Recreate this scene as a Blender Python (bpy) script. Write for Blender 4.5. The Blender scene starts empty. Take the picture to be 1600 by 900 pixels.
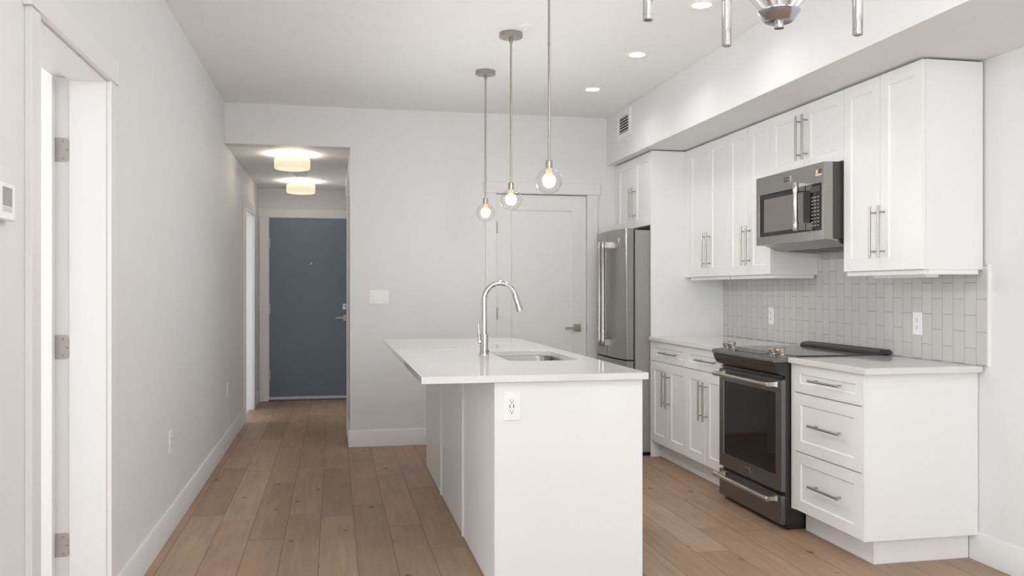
import bpy, bmesh, math, random
from mathutils import Vector, Matrix
S = bpy.context.scene
COL = S.collection
random.seed(7)
PI = math.pi

# ------------------------------------------------------------------ camera, world, light, exposure
TH = 0.2037
cam = bpy.data.cameras.new('camera')
cam.sensor_width = 36.0
cam.lens = 1350.0 / 1600.0 * 36.0
cam.shift_y = 2.7 / 1600.0
cam.clip_start = 0.05
camo = bpy.data.objects.new('camera', cam)
COL.objects.link(camo)
camo.location = (0, 0, 1.27)
camo.rotation_euler = (PI / 2, 0, -TH)
S.camera = camo

WORLD_STRENGTH = 0.8
WINDOW_W = 20.0
BEDROOM_W = 48.0
SIDE_W = 94.0
BATH_W = 22.0
WINDOW_TILT = 0.0
CAN_W = 1.4
HALL_W = 6.5
CHAND_W = 2.7
PENDANT_L = 215.0
EXPOSURE = 0.4

S.view_settings.view_transform = 'Standard'
S.view_settings.look = 'None'
S.view_settings.exposure = EXPOSURE
S.view_settings.gamma = 1.0
S.view_settings.use_curve_mapping = False
w = bpy.data.worlds.new('daylight')
S.world = w
w.use_nodes = True
w.node_tree.nodes['Background'].inputs[0].default_value = (0.97, 0.985, 1.0, 1)
w.node_tree.nodes['Background'].inputs[1].default_value = WORLD_STRENGTH


def area(name, loc, rot, sx, sy, watts, color=(1, 1, 1), shape='RECTANGLE', spread=PI):
    l = bpy.data.lights.new(name, 'AREA')
    l.shape = shape
    l.size = sx
    if shape == 'RECTANGLE':
        l.size_y = sy
    l.energy = watts
    l.color = color
    l.spread = spread
    o = bpy.data.objects.new(name, l)
    COL.objects.link(o)
    o.location = loc
    o.rotation_euler = rot
    return o


# daylight coming through the big window in the wall behind the camera
area('window_daylight', (1.1, -2.85, 1.30), (PI / 2 + WINDOW_TILT, 0, 0), 3.0, 2.3, WINDOW_W, (0.91, 0.96, 1.0))

# daylight from the window of the bedroom on the left, reaching the kitchen through its open door
area('bedroom_daylight', (-3.22, 2.85, 1.30), (0, -PI / 2, 0), 2.3, 3.0, BEDROOM_W, (0.90, 0.96, 1.0))
# daylight from the bathroom window beyond the far left hall doorway
area('bathroom_daylight', (-3.02, 9.1, 1.25), (0, -PI / 2, 0), 2.0, 2.0, BATH_W, (0.95, 0.975, 1.0))
# side light added at an unseen left wall opening, brightens surfaces facing left
area('added_side_light', (-1.02, -1.3, 1.35), (0, -PI / 2, 0), 2.1, 2.1, SIDE_W, (0.90, 0.962, 1.0))

# ------------------------------------------------------------------ materials
def lin(r, g, b):
    f = lambda c: (c / 12.92 if c <= 0.04045 else ((c + 0.055) / 1.055) ** 2.4)
    return tuple(f(v / 255.0) for v in (r, g, b)) + (1.0,)


def N(nt, t, **kw):
    n = nt.nodes.new(t)
    for k, v in kw.items():
        setattr(n, k, v)
    return n


def mat(name, col, rough=0.5, metal=0.0, var=0.02, vscale=6.0, bump=0.0, bscale=200.0, stretch=None, spec=0.5, coat=0.0):
    m = bpy.data.materials.new(name)
    m.use_nodes = True
    nt = m.node_tree
    b = nt.nodes['Principled BSDF']
    b.inputs['Metallic'].default_value = metal
    b.inputs['Roughness'].default_value = rough
    b.inputs['Specular IOR Level'].default_value = spec
    b.inputs['Coat Weight'].default_value = coat
    tc = N(nt, 'ShaderNodeTexCoord')
    mp = N(nt, 'ShaderNodeMapping')
    if stretch:
        mp.inputs['Scale'].default_value = stretch
    nt.links.new(tc.outputs['Object'], mp.inputs['Vector'])
    nz = N(nt, 'ShaderNodeTexNoise')
    nz.inputs['Scale'].default_value = vscale
    nz.inputs['Detail'].default_value = 3
    nt.links.new(mp.outputs[0], nz.inputs['Vector'])
    mr = N(nt, 'ShaderNodeMapRange')
    mr.inputs['From Min'].default_value = 0.3
    mr.inputs['From Max'].default_value = 0.7
    mr.inputs['To Min'].default_value = 1 - var
    mr.inputs['To Max'].default_value = 1 + var
    nt.links.new(nz.outputs['Fac'], mr.inputs['Value'])
    mx = N(nt, 'ShaderNodeVectorMath', operation='SCALE')
    mx.inputs[0].default_value = col[:3]
    nt.links.new(mr.outputs[0], mx.inputs['Scale'])
    nt.links.new(mx.outputs[0], b.inputs['Base Color'])
    if bump:
        n2 = N(nt, 'ShaderNodeTexNoise')
        n2.inputs['Scale'].default_value = bscale
        nt.links.new(mp.outputs[0], n2.inputs['Vector'])
        bp = N(nt, 'ShaderNodeBump')
        bp.inputs['Strength'].default_value = bump
        bp.inputs['Distance'].default_value = 0.001
        nt.links.new(n2.outputs['Fac'], bp.inputs['Height'])
        nt.links.new(bp.outputs[0], b.inputs['Normal'])
    return m


def emit(name, col, strength):
    m = bpy.data.materials.new(name)
    m.use_nodes = True
    b = m.node_tree.nodes['Principled BSDF']
    b.inputs['Base Color'].default_value = (0.3, 0.27, 0.22, 1)
    b.inputs['Roughness'].default_value = 0.35
    b.inputs['Emission Color'].default_value = col
    b.inputs['Emission Strength'].default_value = strength
    return m


M = {}
M['wall'] = mat('wall_paint', lin(233, 233, 233), 0.6, var=0.008, bump=0.06, bscale=320)
M['ceiling'] = mat('ceiling_paint', lin(246, 246, 246), 0.75, var=0.008, bump=0.08, bscale=260)
M['trim'] = mat('trim_paint', lin(243, 243, 242), 0.35, var=0.006)
M['cab'] = mat('cabinet_lacquer', lin(241, 241, 240), 0.33, var=0.006)
M['plastic'] = mat('white_plastic', lin(249, 249, 248), 0.3, var=0.004)
M['slot'] = mat('dark_slot', lin(60, 58, 56), 0.5)
M['quartz'] = mat('white_quartz', lin(224, 223, 222), 0.04, var=0.006, vscale=40, spec=0.75)
M['steel'] = mat('stainless_steel', lin(158, 156, 153), 0.3, 1.0, var=0.03, vscale=5, stretch=(8, 8, 60), bump=0.03, bscale=40)
M['steelh'] = mat('brushed_steel', lin(196, 192, 187), 0.28, 1.0, var=0.03, vscale=8, stretch=(6, 60, 6))
M['dsteel'] = mat('dark_stainless', lin(127, 126, 126), 0.34, 1.0, var=0.03, vscale=5, stretch=(8, 60, 8), bump=0.03, bscale=40)
M['nickel'] = mat('brushed_nickel', lin(176, 171, 165), 0.32, 1.0, var=0.03, vscale=30)
M['fridge_side'] = mat('grey_fridge_paint', lin(158, 155, 150), 0.4, 0.0, var=0.01)
M['hub'] = mat('satin_chrome', lin(186, 194, 204), 0.22, 1.0, var=0.01)
M['hinge'] = mat('satin_hinge_metal', lin(186, 183, 179), 0.5, 0.35, var=0.02)
M['base'] = mat('baseboard_paint', lin(233, 233, 232), 0.4, var=0.006)
M['chrome'] = mat('polished_chrome', lin(208, 208, 207), 0.08, 1.0, var=0.01)
M['black'] = mat('black_enamel', lin(38, 37, 36), 0.28, var=0.05, coat=0.3)
M['charcoal'] = mat('charcoal_casing', lin(72, 70, 68), 0.42, var=0.04)
M['glassblk'] = mat('black_glass', lin(20, 20, 20), 0.05, var=0.02, spec=0.42)
M['cooktop'] = mat('ceramic_cooktop', lin(24, 24, 24), 0.06, var=0.02, spec=1.0)
M['mesh'] = mat('oven_screen', lin(116, 112, 107), 0.25, var=0.03, stretch=(1, 30, 1))
M['door_blue'] = mat('slate_blue_door_paint', lin(112, 124, 138), 0.42, var=0.025, vscale=3)
M['sweep'] = mat('pale_door_sweep', lin(212, 222, 236), 0.4)
M['bronze'] = mat('brown_threshold', lin(112, 84, 66), 0.45, var=0.05)
M['pantry'] = mat('pantry_door_paint', lin(233, 233, 232), 0.45, var=0.006)
M['casing'] = mat('casing_paint', lin(235, 235, 235), 0.45, var=0.006)
M['sticker'] = mat('orange_sticker', lin(235, 150, 95), 0.5, var=0.1, vscale=60)
M['badge'] = mat('dark_badge', lin(70, 64, 78), 0.35, var=0.1, vscale=300)
M['badgeo'] = mat('copper_badge', lin(190, 140, 105), 0.4, var=0.1)
M['lcd'] = mat('grey_lcd', lin(152, 149, 143), 0.25, var=0.03, vscale=50)
M['tilefloor'] = mat('grey_tile', lin(196, 200, 202), 0.35, var=0.03)
M['duct'] = mat('dark_duct', lin(70, 68, 66), 0.7)
M['bulb'] = emit('lit_bulb', (1.0, 0.99, 0.975, 1), PENDANT_L)
M['added_bulb'] = emit('added_tube_bulb', (1.0, 0.965, 0.92, 1), 8.0)
M['bulbneck'] = emit('warm_bulb_neck', (1.0, 0.62, 0.32, 1), 0.9)
M['bulbneck'].node_tree.nodes['Principled BSDF'].inputs['Base Color'].default_value = (0.012, 0.008, 0.004, 1)
M['bulbneck'].node_tree.nodes['Principled BSDF'].inputs['Specular IOR Level'].default_value = 0.05
M['candisc'] = emit('lit_downlight_lens', (1.0, 0.99, 0.96, 1), 4.0)
M['drum'] = emit('lit_opal_drum', (1.0, 0.77, 0.52, 1), 0.64)
M['drumbase'] = emit('lit_opal_drum_underside', (1.0, 0.84, 0.64, 1), 0.72)


def mathn(nt, op, a, b=None, c=None):
    n = N(nt, 'ShaderNodeMath', operation=op)
    for i, v in enumerate((a, b, c)):
        if v is None:
            continue
        if isinstance(v, (int, float)):
            n.inputs[i].default_value = v
        else:
            nt.links.new(v, n.inputs[i])
    return n.outputs[0]


def glass():
    m = bpy.data.materials.new('clear_globe_glass')
    m.use_nodes = True
    nt = m.node_tree
    for n in list(nt.nodes):
        nt.nodes.remove(n)
    out = N(nt, 'ShaderNodeOutputMaterial')
    mixn = N(nt, 'ShaderNodeMixShader')
    tr = N(nt, 'ShaderNodeBsdfTransparent')
    tr.inputs[0].default_value = (0.97, 0.97, 0.965, 1)
    gl = N(nt, 'ShaderNodeBsdfGlossy')
    gl.inputs['Roughness'].default_value = 0.03
    fr = N(nt, 'ShaderNodeFresnel')
    fr.inputs['IOR'].default_value = 1.5
    ge = N(nt, 'ShaderNodeNewGeometry')
    nt.links.new(mathn(nt, 'MULTIPLY_ADD', ge.outputs['Backfacing'], 1 / 1.5 - 1.5, 1.5), fr.inputs['IOR'])
    nt.links.new(fr.outputs[0], mixn.inputs[0])
    nt.links.new(tr.outputs[0], mixn.inputs[1])
    nt.links.new(gl.outputs[0], mixn.inputs[2])
    nt.links.new(mixn.outputs[0], out.inputs[0])
    return m


M['globe'] = glass()


def floor_mat():
    m = bpy.data.materials.new('oak_planks')
    m.use_nodes = True
    nt = m.node_tree
    L = nt.links.new
    b = nt.nodes['Principled BSDF']
    geo = N(nt, 'ShaderNodeNewGeometry')
    sp = N(nt, 'ShaderNodeSeparateXYZ')
    L(geo.outputs['Position'], sp.inputs[0])
    X, Y = sp.outputs[0], sp.outputs[1]
    W, LEN = 0.1783, 1.32
    xs = mathn(nt, 'DIVIDE', mathn(nt, 'ADD', X, 0.068), W)
    row = mathn(nt, 'FLOOR', xs)
    fx = mathn(nt, 'FRACT', xs)
    wn = N(nt, 'ShaderNodeTexWhiteNoise', noise_dimensions='1D')
    L(row, wn.inputs['W'])
    ys = mathn(nt, 'ADD', mathn(nt, 'DIVIDE', Y, LEN), mathn(nt, 'MULTIPLY', wn.outputs['Value'], 7.3))
    pid = mathn(nt, 'FLOOR', ys)
    fy = mathn(nt, 'FRACT', ys)
    cb = N(nt, 'ShaderNodeCombineXYZ')
    L(row, cb.inputs[0])
    L(pid, cb.inputs[1])
    w2 = N(nt, 'ShaderNodeTexWhiteNoise', noise_dimensions='3D')
    L(cb.outputs[0], w2.inputs['Vector'])
    seed = w2.outputs['Value']
    ramp = N(nt, 'ShaderNodeValToRGB')
    ramp.color_ramp.elements[0].color = lin(153, 127, 105)
    ramp.color_ramp.elements[1].color = lin(174, 148, 125)
    e = ramp.color_ramp.elements.new(0.35)
    e.color = lin(165, 137, 113)
    e = ramp.color_ramp.elements.new(0.7)
    e.color = lin(168, 139, 116)
    L(seed, ramp.inputs[0])
    # grain
    gv = N(nt, 'ShaderNodeCombineXYZ')
    L(mathn(nt, 'ADD', mathn(nt, 'MULTIPLY', X, 34.0), mathn(nt, 'MULTIPLY', seed, 40)), gv.inputs[0])
    L(mathn(nt, 'MULTIPLY', Y, 2.2), gv.inputs[1])
    L(mathn(nt, 'MULTIPLY', seed, 30), gv.inputs[2])
    n1 = N(nt, 'ShaderNodeTexNoise')
    n1.inputs['Scale'].default_value = 1.0
    n1.inputs['Detail'].default_value = 6
    n1.inputs['Roughness'].default_value = 0.65
    n1.inputs['Distortion'].default_value = 0.6
    L(gv.outputs[0], n1.inputs['Vector'])
    n2 = N(nt, 'ShaderNodeTexNoise')
    n2.inputs['Scale'].default_value = 3.2
    n2.inputs['Detail'].default_value = 2
    sv = N(nt, 'ShaderNodeCombineXYZ')
    L(mathn(nt, 'ADD', mathn(nt, 'MULTIPLY', X, 2.2), mathn(nt, 'MULTIPLY', seed, 9)), sv.inputs[0])
    L(mathn(nt, 'MULTIPLY', Y, 0.7), sv.inputs[1])
    L(sv.outputs[0], n2.inputs['Vector'])
    g = mathn(nt, 'ADD', mathn(nt, 'MULTIPLY', n1.outputs['Fac'], 0.56), mathn(nt, 'MULTIPLY', n2.outputs['Fac'], 0.40))
    g = mathn(nt, 'ADD', g, 0.52)
    # knots
    kv = N(nt, 'ShaderNodeCombineXYZ')
    L(mathn(nt, 'MULTIPLY', X, 1.0), kv.inputs[0])
    L(mathn(nt, 'MULTIPLY', Y, 0.62), kv.inputs[1])
    L(mathn(nt, 'MULTIPLY', row, 3.1), kv.inputs[2])
    nd = N(nt, 'ShaderNodeTexNoise')
    nd.inputs['Scale'].default_value = 22
    L(geo.outputs['Position'], nd.inputs['Vector'])
    vo = N(nt, 'ShaderNodeTexVoronoi')
    vo.inputs['Scale'].default_value = 5.2
    L(kv.outputs[0], vo.inputs['Vector'])
    kd = mathn(nt, 'ADD', vo.outputs['Distance'], mathn(nt, 'MULTIPLY', mathn(nt, 'SUBTRACT', nd.outputs['Fac'], 0.5), 0.12))
    kr = N(nt, 'ShaderNodeMapRange')
    kr.interpolation_type = 'SMOOTHSTEP'
    kr.inputs['From Min'].default_value = 0.02
    kr.inputs['From Max'].default_value = 0.12
    kr.inputs['To Min'].default_value = 0.38
    kr.inputs['To Max'].default_value = 1.0
    L(kd, kr.inputs['Value'])
    tot = mathn(nt, 'MULTIPLY', g, kr.outputs[0])
    # gaps
    ex = mathn(nt, 'MULTIPLY', mathn(nt, 'MINIMUM', fx, mathn(nt, 'SUBTRACT', 1.0, fx)), W)
    ey = mathn(nt, 'MULTIPLY', mathn(nt, 'MINIMUM', fy, mathn(nt, 'SUBTRACT', 1.0, fy)), LEN)
    ed = mathn(nt, 'MINIMUM', ex, ey)
    gr = N(nt, 'ShaderNodeMapRange')
    gr.inputs['From Min'].default_value = 0.0008
    gr.inputs['From Max'].default_value = 0.0026
    gr.inputs['To Min'].default_value = 0.42
    gr.inputs['To Max'].default_value = 1.0
    L(ed, gr.inputs['Value'])
    tot = mathn(nt, 'MULTIPLY', tot, gr.outputs[0])
    sc = N(nt, 'ShaderNodeVectorMath', operation='SCALE')
    L(ramp.outputs[0], sc.inputs[0])
    L(tot, sc.inputs['Scale'])
    L(sc.outputs[0], b.inputs['Base Color'])
    b.inputs['Roughness'].default_value = 0.46
    b.inputs['Specular IOR Level'].default_value = 0.32
    bp = N(nt, 'ShaderNodeBump')
    bp.inputs['Strength'].default_value = 0.25
    bp.inputs['Distance'].default_value = 0.002
    L(mathn(nt, 'ADD', gr.outputs[0], mathn(nt, 'MULTIPLY', n1.outputs['Fac'], 0.25)), bp.inputs['Height'])
    L(bp.outputs[0], b.inputs['Normal'])
    return m


def tile_mat():
    m = bpy.data.materials.new('grey_stacked_tile')
    m.use_nodes = True
    nt = m.node_tree
    L = nt.links.new
    b = nt.nodes['Principled BSDF']
    geo = N(nt, 'ShaderNodeNewGeometry')
    sp = N(nt, 'ShaderNodeSeparateXYZ')
    L(geo.outputs['Position'], sp.inputs[0])
    Y, Z = sp.outputs[1], sp.outputs[2]
    TW, TL = 0.0767, 0.1545
    ys = mathn(nt, 'DIVIDE', mathn(nt, 'SUBTRACT', Y, 3.455), TW)
    row = mathn(nt, 'FLOOR', ys)
    fy = mathn(nt, 'FRACT', ys)
    half = mathn(nt, 'MULTIPLY', mathn(nt, 'MODULO', row, 2.0), 0.5)
    zs = mathn(nt, 'ADD', mathn(nt, 'DIVIDE', mathn(nt, 'SUBTRACT', Z, 1.0715), TL), half)
    zid = mathn(nt, 'FLOOR', zs)
    fz = mathn(nt, 'FRACT', zs)
    ey = mathn(nt, 'MULTIPLY', mathn(nt, 'MINIMUM', fy, mathn(nt, 'SUBTRACT', 1.0, fy)), TW)
    ez = mathn(nt, 'MULTIPLY', mathn(nt, 'MINIMUM', fz, mathn(nt, 'SUBTRACT', 1.0, fz)), TL)
    ed = mathn(nt, 'MINIMUM', ey, ez)
    gr = N(nt, 'ShaderNodeMapRange')
    gr.inputs['From Min'].default_value = 0.0007
    gr.inputs['From Max'].default_value = 0.0016
    L(ed, gr.inputs['Value'])
    cb = N(nt, 'ShaderNodeCombineXYZ')
    L(row, cb.inputs[0])
    L(zid, cb.inputs[1])
    wn = N(nt, 'ShaderNodeTexWhiteNoise', noise_dimensions='3D')
    L(cb.outputs[0], wn.inputs['Vector'])
    ramp = N(nt, 'ShaderNodeValToRGB')
    ramp.color_ramp.elements[0].color = lin(207, 205, 202)
    ramp.color_ramp.elements[1].color = lin(212, 210, 207)
    L(wn.outputs['Value'], ramp.inputs[0])
    mx = N(nt, 'ShaderNodeMix', data_type='RGBA')
    mx.inputs[6].default_value = lin(138, 134, 129)
    L(gr.outputs[0], mx.inputs[0])
    L(ramp.outputs[0], mx.inputs[7])
    L(mx.outputs[2], b.inputs['Base Color'])
    rr = N(nt, 'ShaderNodeMapRange')
    rr.inputs['To Min'].default_value = 0.7
    rr.inputs['To Max'].default_value = 0.13
    L(gr.outputs[0], rr.inputs['Value'])
    L(rr.outputs[0], b.inputs['Roughness'])
    sm = N(nt, 'ShaderNodeMapRange')
    sm.interpolation_type = 'SMOOTHSTEP'
    sm.inputs['From Min'].default_value = 0.0005
    sm.inputs['From Max'].default_value = 0.004
    L(ed, sm.inputs['Value'])
    bp = N(nt, 'ShaderNodeBump')
    bp.inputs['Strength'].default_value = 0.4
    bp.inputs['Distance'].default_value = 0.001
    L(sm.outputs[0], bp.inputs['Height'])
    L(bp.outputs[0], b.inputs['Normal'])
    return m


M['floor'] = floor_mat()
M['tile'] = tile_mat()


# ------------------------------------------------------------------ geometry helpers
class MB:
    """collects shapes in world coordinates and links them as one mesh object"""

    def __init__(s):
        s.bm = bmesh.new()
        s.mi = 0

    def _mark(s, n0):
        s.bm.faces.ensure_lookup_table()
        for f in s.bm.faces[n0:]:
            f.material_index = s.mi

    def mat(s, i):
        s.mi = i
        return s

    def box(s, x0, x1, y0, y1, z0, z1):
        n0 = len(s.bm.faces)
        v = [s.bm.verts.new((x, y, z)) for x in (x0, x1) for y in (y0, y1) for z in (z0, z1)]
        for q in ((0, 1, 3, 2), (4, 6, 7, 5), (0, 4, 5, 1), (2, 3, 7, 6), (0, 2, 6, 4), (1, 5, 7, 3)):
            s.bm.faces.new([v[i] for i in q])
        s._mark(n0)
        return s

    def loft(s, rings, cap0=True, cap1=True, closed=False):
        n0 = len(s.bm.faces)
        R = [[s.bm.verts.new(p) for p in r] for r in rings]
        n = len(R[0])
        pairs = list(zip(R[:-1], R[1:])) + ([(R[-1], R[0])] if closed else [])
        for a, b in pairs:
            for i in range(n):
                s.bm.faces.new((a[i], a[(i + 1) % n], b[(i + 1) % n], b[i]))
        if not closed:
            if cap0:
                s.bm.faces.new(R[0][::-1])
            if cap1:
                s.bm.faces.new(R[-1])
        s._mark(n0)
        return s

    def lathe(s, c, prof, axis='z', seg=32, cap0=True, cap1=True):
        """prof = [(radius, height)]"""
        c = Vector(c)
        if isinstance(axis, str):
            axis = {'x': Vector((1, 0, 0)), 'y': Vector((0, 1, 0)), 'z': Vector((0, 0, 1))}[axis]
        axis = Vector(axis).normalized()
        u = axis.orthogonal().normalized()
        v = axis.cross(u)
        rings = [[c + axis * h + (u * math.cos(2 * PI * k / seg) + v * math.sin(2 * PI * k / seg)) * max(r, 1e-5) for k in range(seg)] for r, h in prof]
        return s.loft(rings, cap0, cap1)

    def rod(s, a, b, r, seg=20):
        a, b = Vector(a), Vector(b)
        return s.lathe(a, [(r, 0), (r, (b - a).length)], axis=b - a, seg=seg)

    def tube(s, pts, r, seg=20, caps=True):
        pts = [Vector(p) for p in pts]
        rr = r if isinstance(r, (list, tuple)) else [r] * len(pts)
        t0 = (pts[1] - pts[0]).normalized()
        u = t0.orthogonal().normalized()
        rings = []
        for i, p in enumerate(pts):
            t = (pts[min(i + 1, len(pts) - 1)] - pts[max(i - 1, 0)]).normalized()
            u = (u - t * u.dot(t)).normalized()
            v = t.cross(u)
            rings.append([p + (u * math.cos(2 * PI * k / seg) + v * math.sin(2 * PI * k / seg)) * rr[i] for k in range(seg)])
        return s.loft(rings, caps, caps)

    def sphere(s, c, r, seg=32, rings=20, sz=1.0):
        prof = [(r * math.sin(PI * i / rings), -r * sz * math.cos(PI * i / rings)) for i in range(rings + 1)]
        return s.lathe(c, prof, seg=seg)

    def prism(s, poly, axis, a, b):
        """poly 2-D: axis 'y' -> (x,z), axis 'x' -> (y,z), axis 'z' -> (x,y)"""
        f = {'y': lambda p, t: (p[0], t, p[1]), 'x': lambda p, t: (t, p[0], p[1]), 'z': lambda p, t: (p[0], p[1], t)}[axis]
        return s.loft([[f(p, a) for p in poly], [f(p, b) for p in poly]])

    def shaker(s, P, u0, u1, v0, v1, rail, thick=0.02, deep=0.007, ch=0.006):
        """framed door front; P(u, v, w) -> point, w = depth behind the front"""
        n0 = len(s.bm.faces)

        def ring(i, w):
            return [P(u0 + i, v0 + i, w), P(u1 - i, v0 + i, w), P(u1 - i, v1 - i, w), P(u0 + i, v1 - i, w)]
        e = 0.0012
        s.loft([ring(0, thick), ring(0, e), ring(e, 0), ring(rail, 0), ring(rail + ch, deep)])
        s._mark(n0)
        return s

    def build(s, name, mats, parent=None, bevel=0.0, smooth=40, origin=None, seg=2):
        bmesh.ops.recalc_face_normals(s.bm, faces=s.bm.faces[:])
        if not isinstance(mats, (list, tuple)):
            mats = [mats]
        vs = [v.co for v in s.bm.verts]
        if parent is not None:
            org = Vector(parent['_org'])
        elif origin is not None:
            org = Vector(origin)
        else:
            mn = [min(v[i] for v in vs) for i in range(3)]
            mxx = [max(v[i] for v in vs) for i in range(3)]
            org = Vector(((mn[0] + mxx[0]) / 2, (mn[1] + mxx[1]) / 2, mn[2]))
        me = bpy.data.meshes.new(name)
        for v in s.bm.verts:
            v.co -= org
        s.bm.to_mesh(me)
        s.bm.free()
        for m in mats:
            me.materials.append(m)
        if smooth:
            for p in me.polygons:
                p.use_smooth = True
            me.set_sharp_from_angle(angle=math.radians(smooth))
        o = bpy.data.objects.new(name, me)
        COL.objects.link(o)
        o['_org'] = tuple(org)
        if parent is not None:
            o.parent = parent
        else:
            o.location = org
        if bevel:
            b = o.modifiers.new('bevel', 'BEVEL')
            b.width = bevel
            b.segments = seg
            b.limit_method = 'ANGLE'
            b.angle_limit = math.radians(40)
            b.harden_normals = True
        return o


def tag(o, label, cat, group=None, kind=None):
    o['label'] = label
    o['category'] = cat
    if group:
        o['group'] = group
    if kind:
        o['kind'] = kind
    return o


def thing(name, label, cat, loc, group=None, kind=None):
    o = bpy.data.objects.new(name, None)
    o.empty_display_size = 0.1
    COL.objects.link(o)
    o.location = loc
    o['_org'] = tuple(loc)
    return tag(o, label, cat, group, kind)


def copy_tree(o, parent=None):
    c = o.copy()
    COL.objects.link(c)
    if parent is not None:
        c.parent = parent
    for ch in list(o.children):
        copy_tree(ch, c)
    return c


def struct(name, mb, m, label, cat, parent=None, bevel=0.0):
    o = mb.build(name, m, parent, bevel)
    o['kind'] = 'structure'
    if parent is None:
        tag(o, label, cat)
    return o


# ------------------------------------------------------------------ room numbers (metres)
XL, XR, YF, YE = -0.84, 2.965, 7.10, 10.20
XS, ZS = 2.295, 2.337
XH = 0.131
ZC, ZH = 2.74, 2.42
YB = -2.6
D1, D2 = (2.697, 3.50, 2.055), (8.63, 9.52, 2.055)

# ------------------------------------------------------------------ setting
struct('floor', MB().box(-0.87, XR + 0.12, YB - 0.1, YE + 0.15, -0.08, 0.0), M['floor'],
       'warm brown oak plank floor running down to the entry door', 'floor')
struct('floor_bedroom', MB().box(-3.2, -0.871, 1.0, 4.6, -0.08, 0.0), M['floor'], 'brown plank floor beyond the open white door', 'floor')
struct('floor_bathroom', MB().box(-3.0, -0.871, 8.0, 10.3, -0.08, 0.0), M['tilefloor'], 'pale grey tile floor beyond the far left doorway of the hall', 'floor')
struct('ceiling', MB().box(XL - 0.125, XR + 0.12, YB - 0.1, YF, ZC, ZC + 0.1), M['ceiling'], 'flat white ceiling over the kitchen and island', 'ceiling')
struct('ceiling_hall', MB().box(XL - 0.125, 0.45, YF + 0.12, YE + 0.15, ZH, ZH + 0.1), M['ceiling'], 'lower white ceiling of the entry hall', 'ceiling')
wl = MB()
wl.box(XL - 0.125, XL, YB - 0.1, -2.35, 0, ZC).box(XL - 0.125, XL, -2.35, -0.25, 0, 0.3).box(XL - 0.125, XL, -2.35, -0.25, 2.4, ZC).box(XL - 0.125, XL, -0.25, D1[0], 0, ZC)  # includes the unseen opening added for the side light
wl.box(XL - 0.125, XL, D1[0], D1[1], D1[2], ZC)
wl.box(XL - 0.125, XL, D1[1], D2[0], 0, ZC).box(XL - 0.125, XL, D2[0], D2[1], D2[2], ZC).box(XL - 0.125, XL, D2[1], YE + 0.15, 0, ZC)
struct('wall_left', wl, M['wall'], 'long pale grey wall on the left with two doorways', 'wall')
wb = MB()
P0, P1, PZ = 1.33, 2.118, 2.075
wb.box(XL, XH, YF, YF + 0.12, ZH, ZC).box(XH, P0, YF, YF + 0.12, 0, ZC).box(P0, P1, YF, YF + 0.12, PZ, ZC).box(P1, XR + 0.12, YF, YF + 0.12, 0, ZC)
struct('wall_back', wb, M['wall'], 'pale grey far wall around the hall opening and pantry door', 'wall')
wh = MB()
wh.box(XH, 0.33, YF + 0.12, 7.72, 0, ZH).box(0.33, 0.45, YF + 0.12, YE, 0, ZH).box(XH, 0.33, 7.72, YE, 2.30, ZH)
struct('wall_hall', wh, M['wall'], 'pale grey right side wall of the entry hall', 'wall')
E0, E1, EZ = -0.722, 0.19, 2.095
we = MB().box(XL - 0.125, E0, YE, YE + 0.15, 0, ZH).box(E1, 0.45, YE, YE + 0.15, 0, ZH).box(E0, E1, YE, YE + 0.15, EZ, ZH)
struct('wall_entry', we, M['wall'], 'pale grey end wall around the blue entry door', 'wall')
struct('wall_right', MB().box(XR, XR + 0.12, YB - 0.1, YF, 0, ZC), M['wall'], 'pale grey wall behind the kitchen cabinets', 'wall')
WX0, WX1, WZ0, WZ1 = -0.45, 2.65, 0.15, 2.55
wf = MB().box(XL, WX0, YB - 0.1, YB, 0, ZC).box(WX1, XR, YB - 0.1, YB, 0, ZC).box(WX0, WX1, YB - 0.1, YB, 0, WZ0).box(WX0, WX1, YB - 0.1, YB, WZ1, ZC)
struct('wall_front', wf, M['wall'], 'pale grey wall with the big window behind the camera', 'wall')
wn = thing('window_1', 'large white framed window behind the camera', 'window', ((WX0 + WX1) / 2, YB - 0.05, WZ0), kind='structure')
fr = MB()
for x in (WX0, (WX0 + WX1) / 2 - 0.03, WX1 - 0.06):
    fr.box(x, x + 0.06, YB - 0.08, YB - 0.02, WZ0, WZ1)
fr.box(WX0, WX1, YB - 0.08, YB - 0.02, WZ0, WZ0 + 0.06).box(WX0, WX1, YB - 0.08, YB - 0.02, WZ1 - 0.06, WZ1)
fr.build('window_frame', M['trim'], wn, 0.003)['kind'] = 'structure'
struct('wall_bedroom', MB().box(-3.2, XL - 0.125, 1.0, 1.1, 0, 2.5).box(-3.2, XL - 0.125, 4.5, 4.6, 0, 2.5).box(-3.2, XL - 0.125, 1.0, 4.6, 2.5, 2.6),
       M['wall'], 'pale walls of the room beyond the open white door', 'wall')
struct('wall_bathroom', MB().box(-3.0, XL - 0.125, 8.0, 8.1, 0, 2.42).box(-3.0, XL - 0.125, 10.2, 10.3, 0, 2.42).box(-3.0, XL - 0.125, 8.0, 10.3, 2.42, 2.5),
       M['wall'], 'pale walls of the room beyond the far left hall doorway', 'wall')
struct('ceiling_soffit', MB().box(XS, XR, YB, YF, ZS, ZC), M['wall'], 'boxed pale grey bulkhead above the upper kitchen cabinets', 'soffit', bevel=0.002)


def base_profile(mb, a, b, x=None, y=None, sx=1, h=0.134, t=0.015):
    """baseboard along Y (x given) or along X (y given); sx = direction into the room"""
    prof = [(0, 0), (t, 0), (t, h - 0.012), (t - 0.006, h), (0, h)]
    if x is not None:
        mb.prism([(x + sx * p, q) for p, q in prof], 'y', a, b)
    else:
        mb.prism([(y + sx * p, q) for p, q in prof], 'x', a, b)
    return mb


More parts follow.
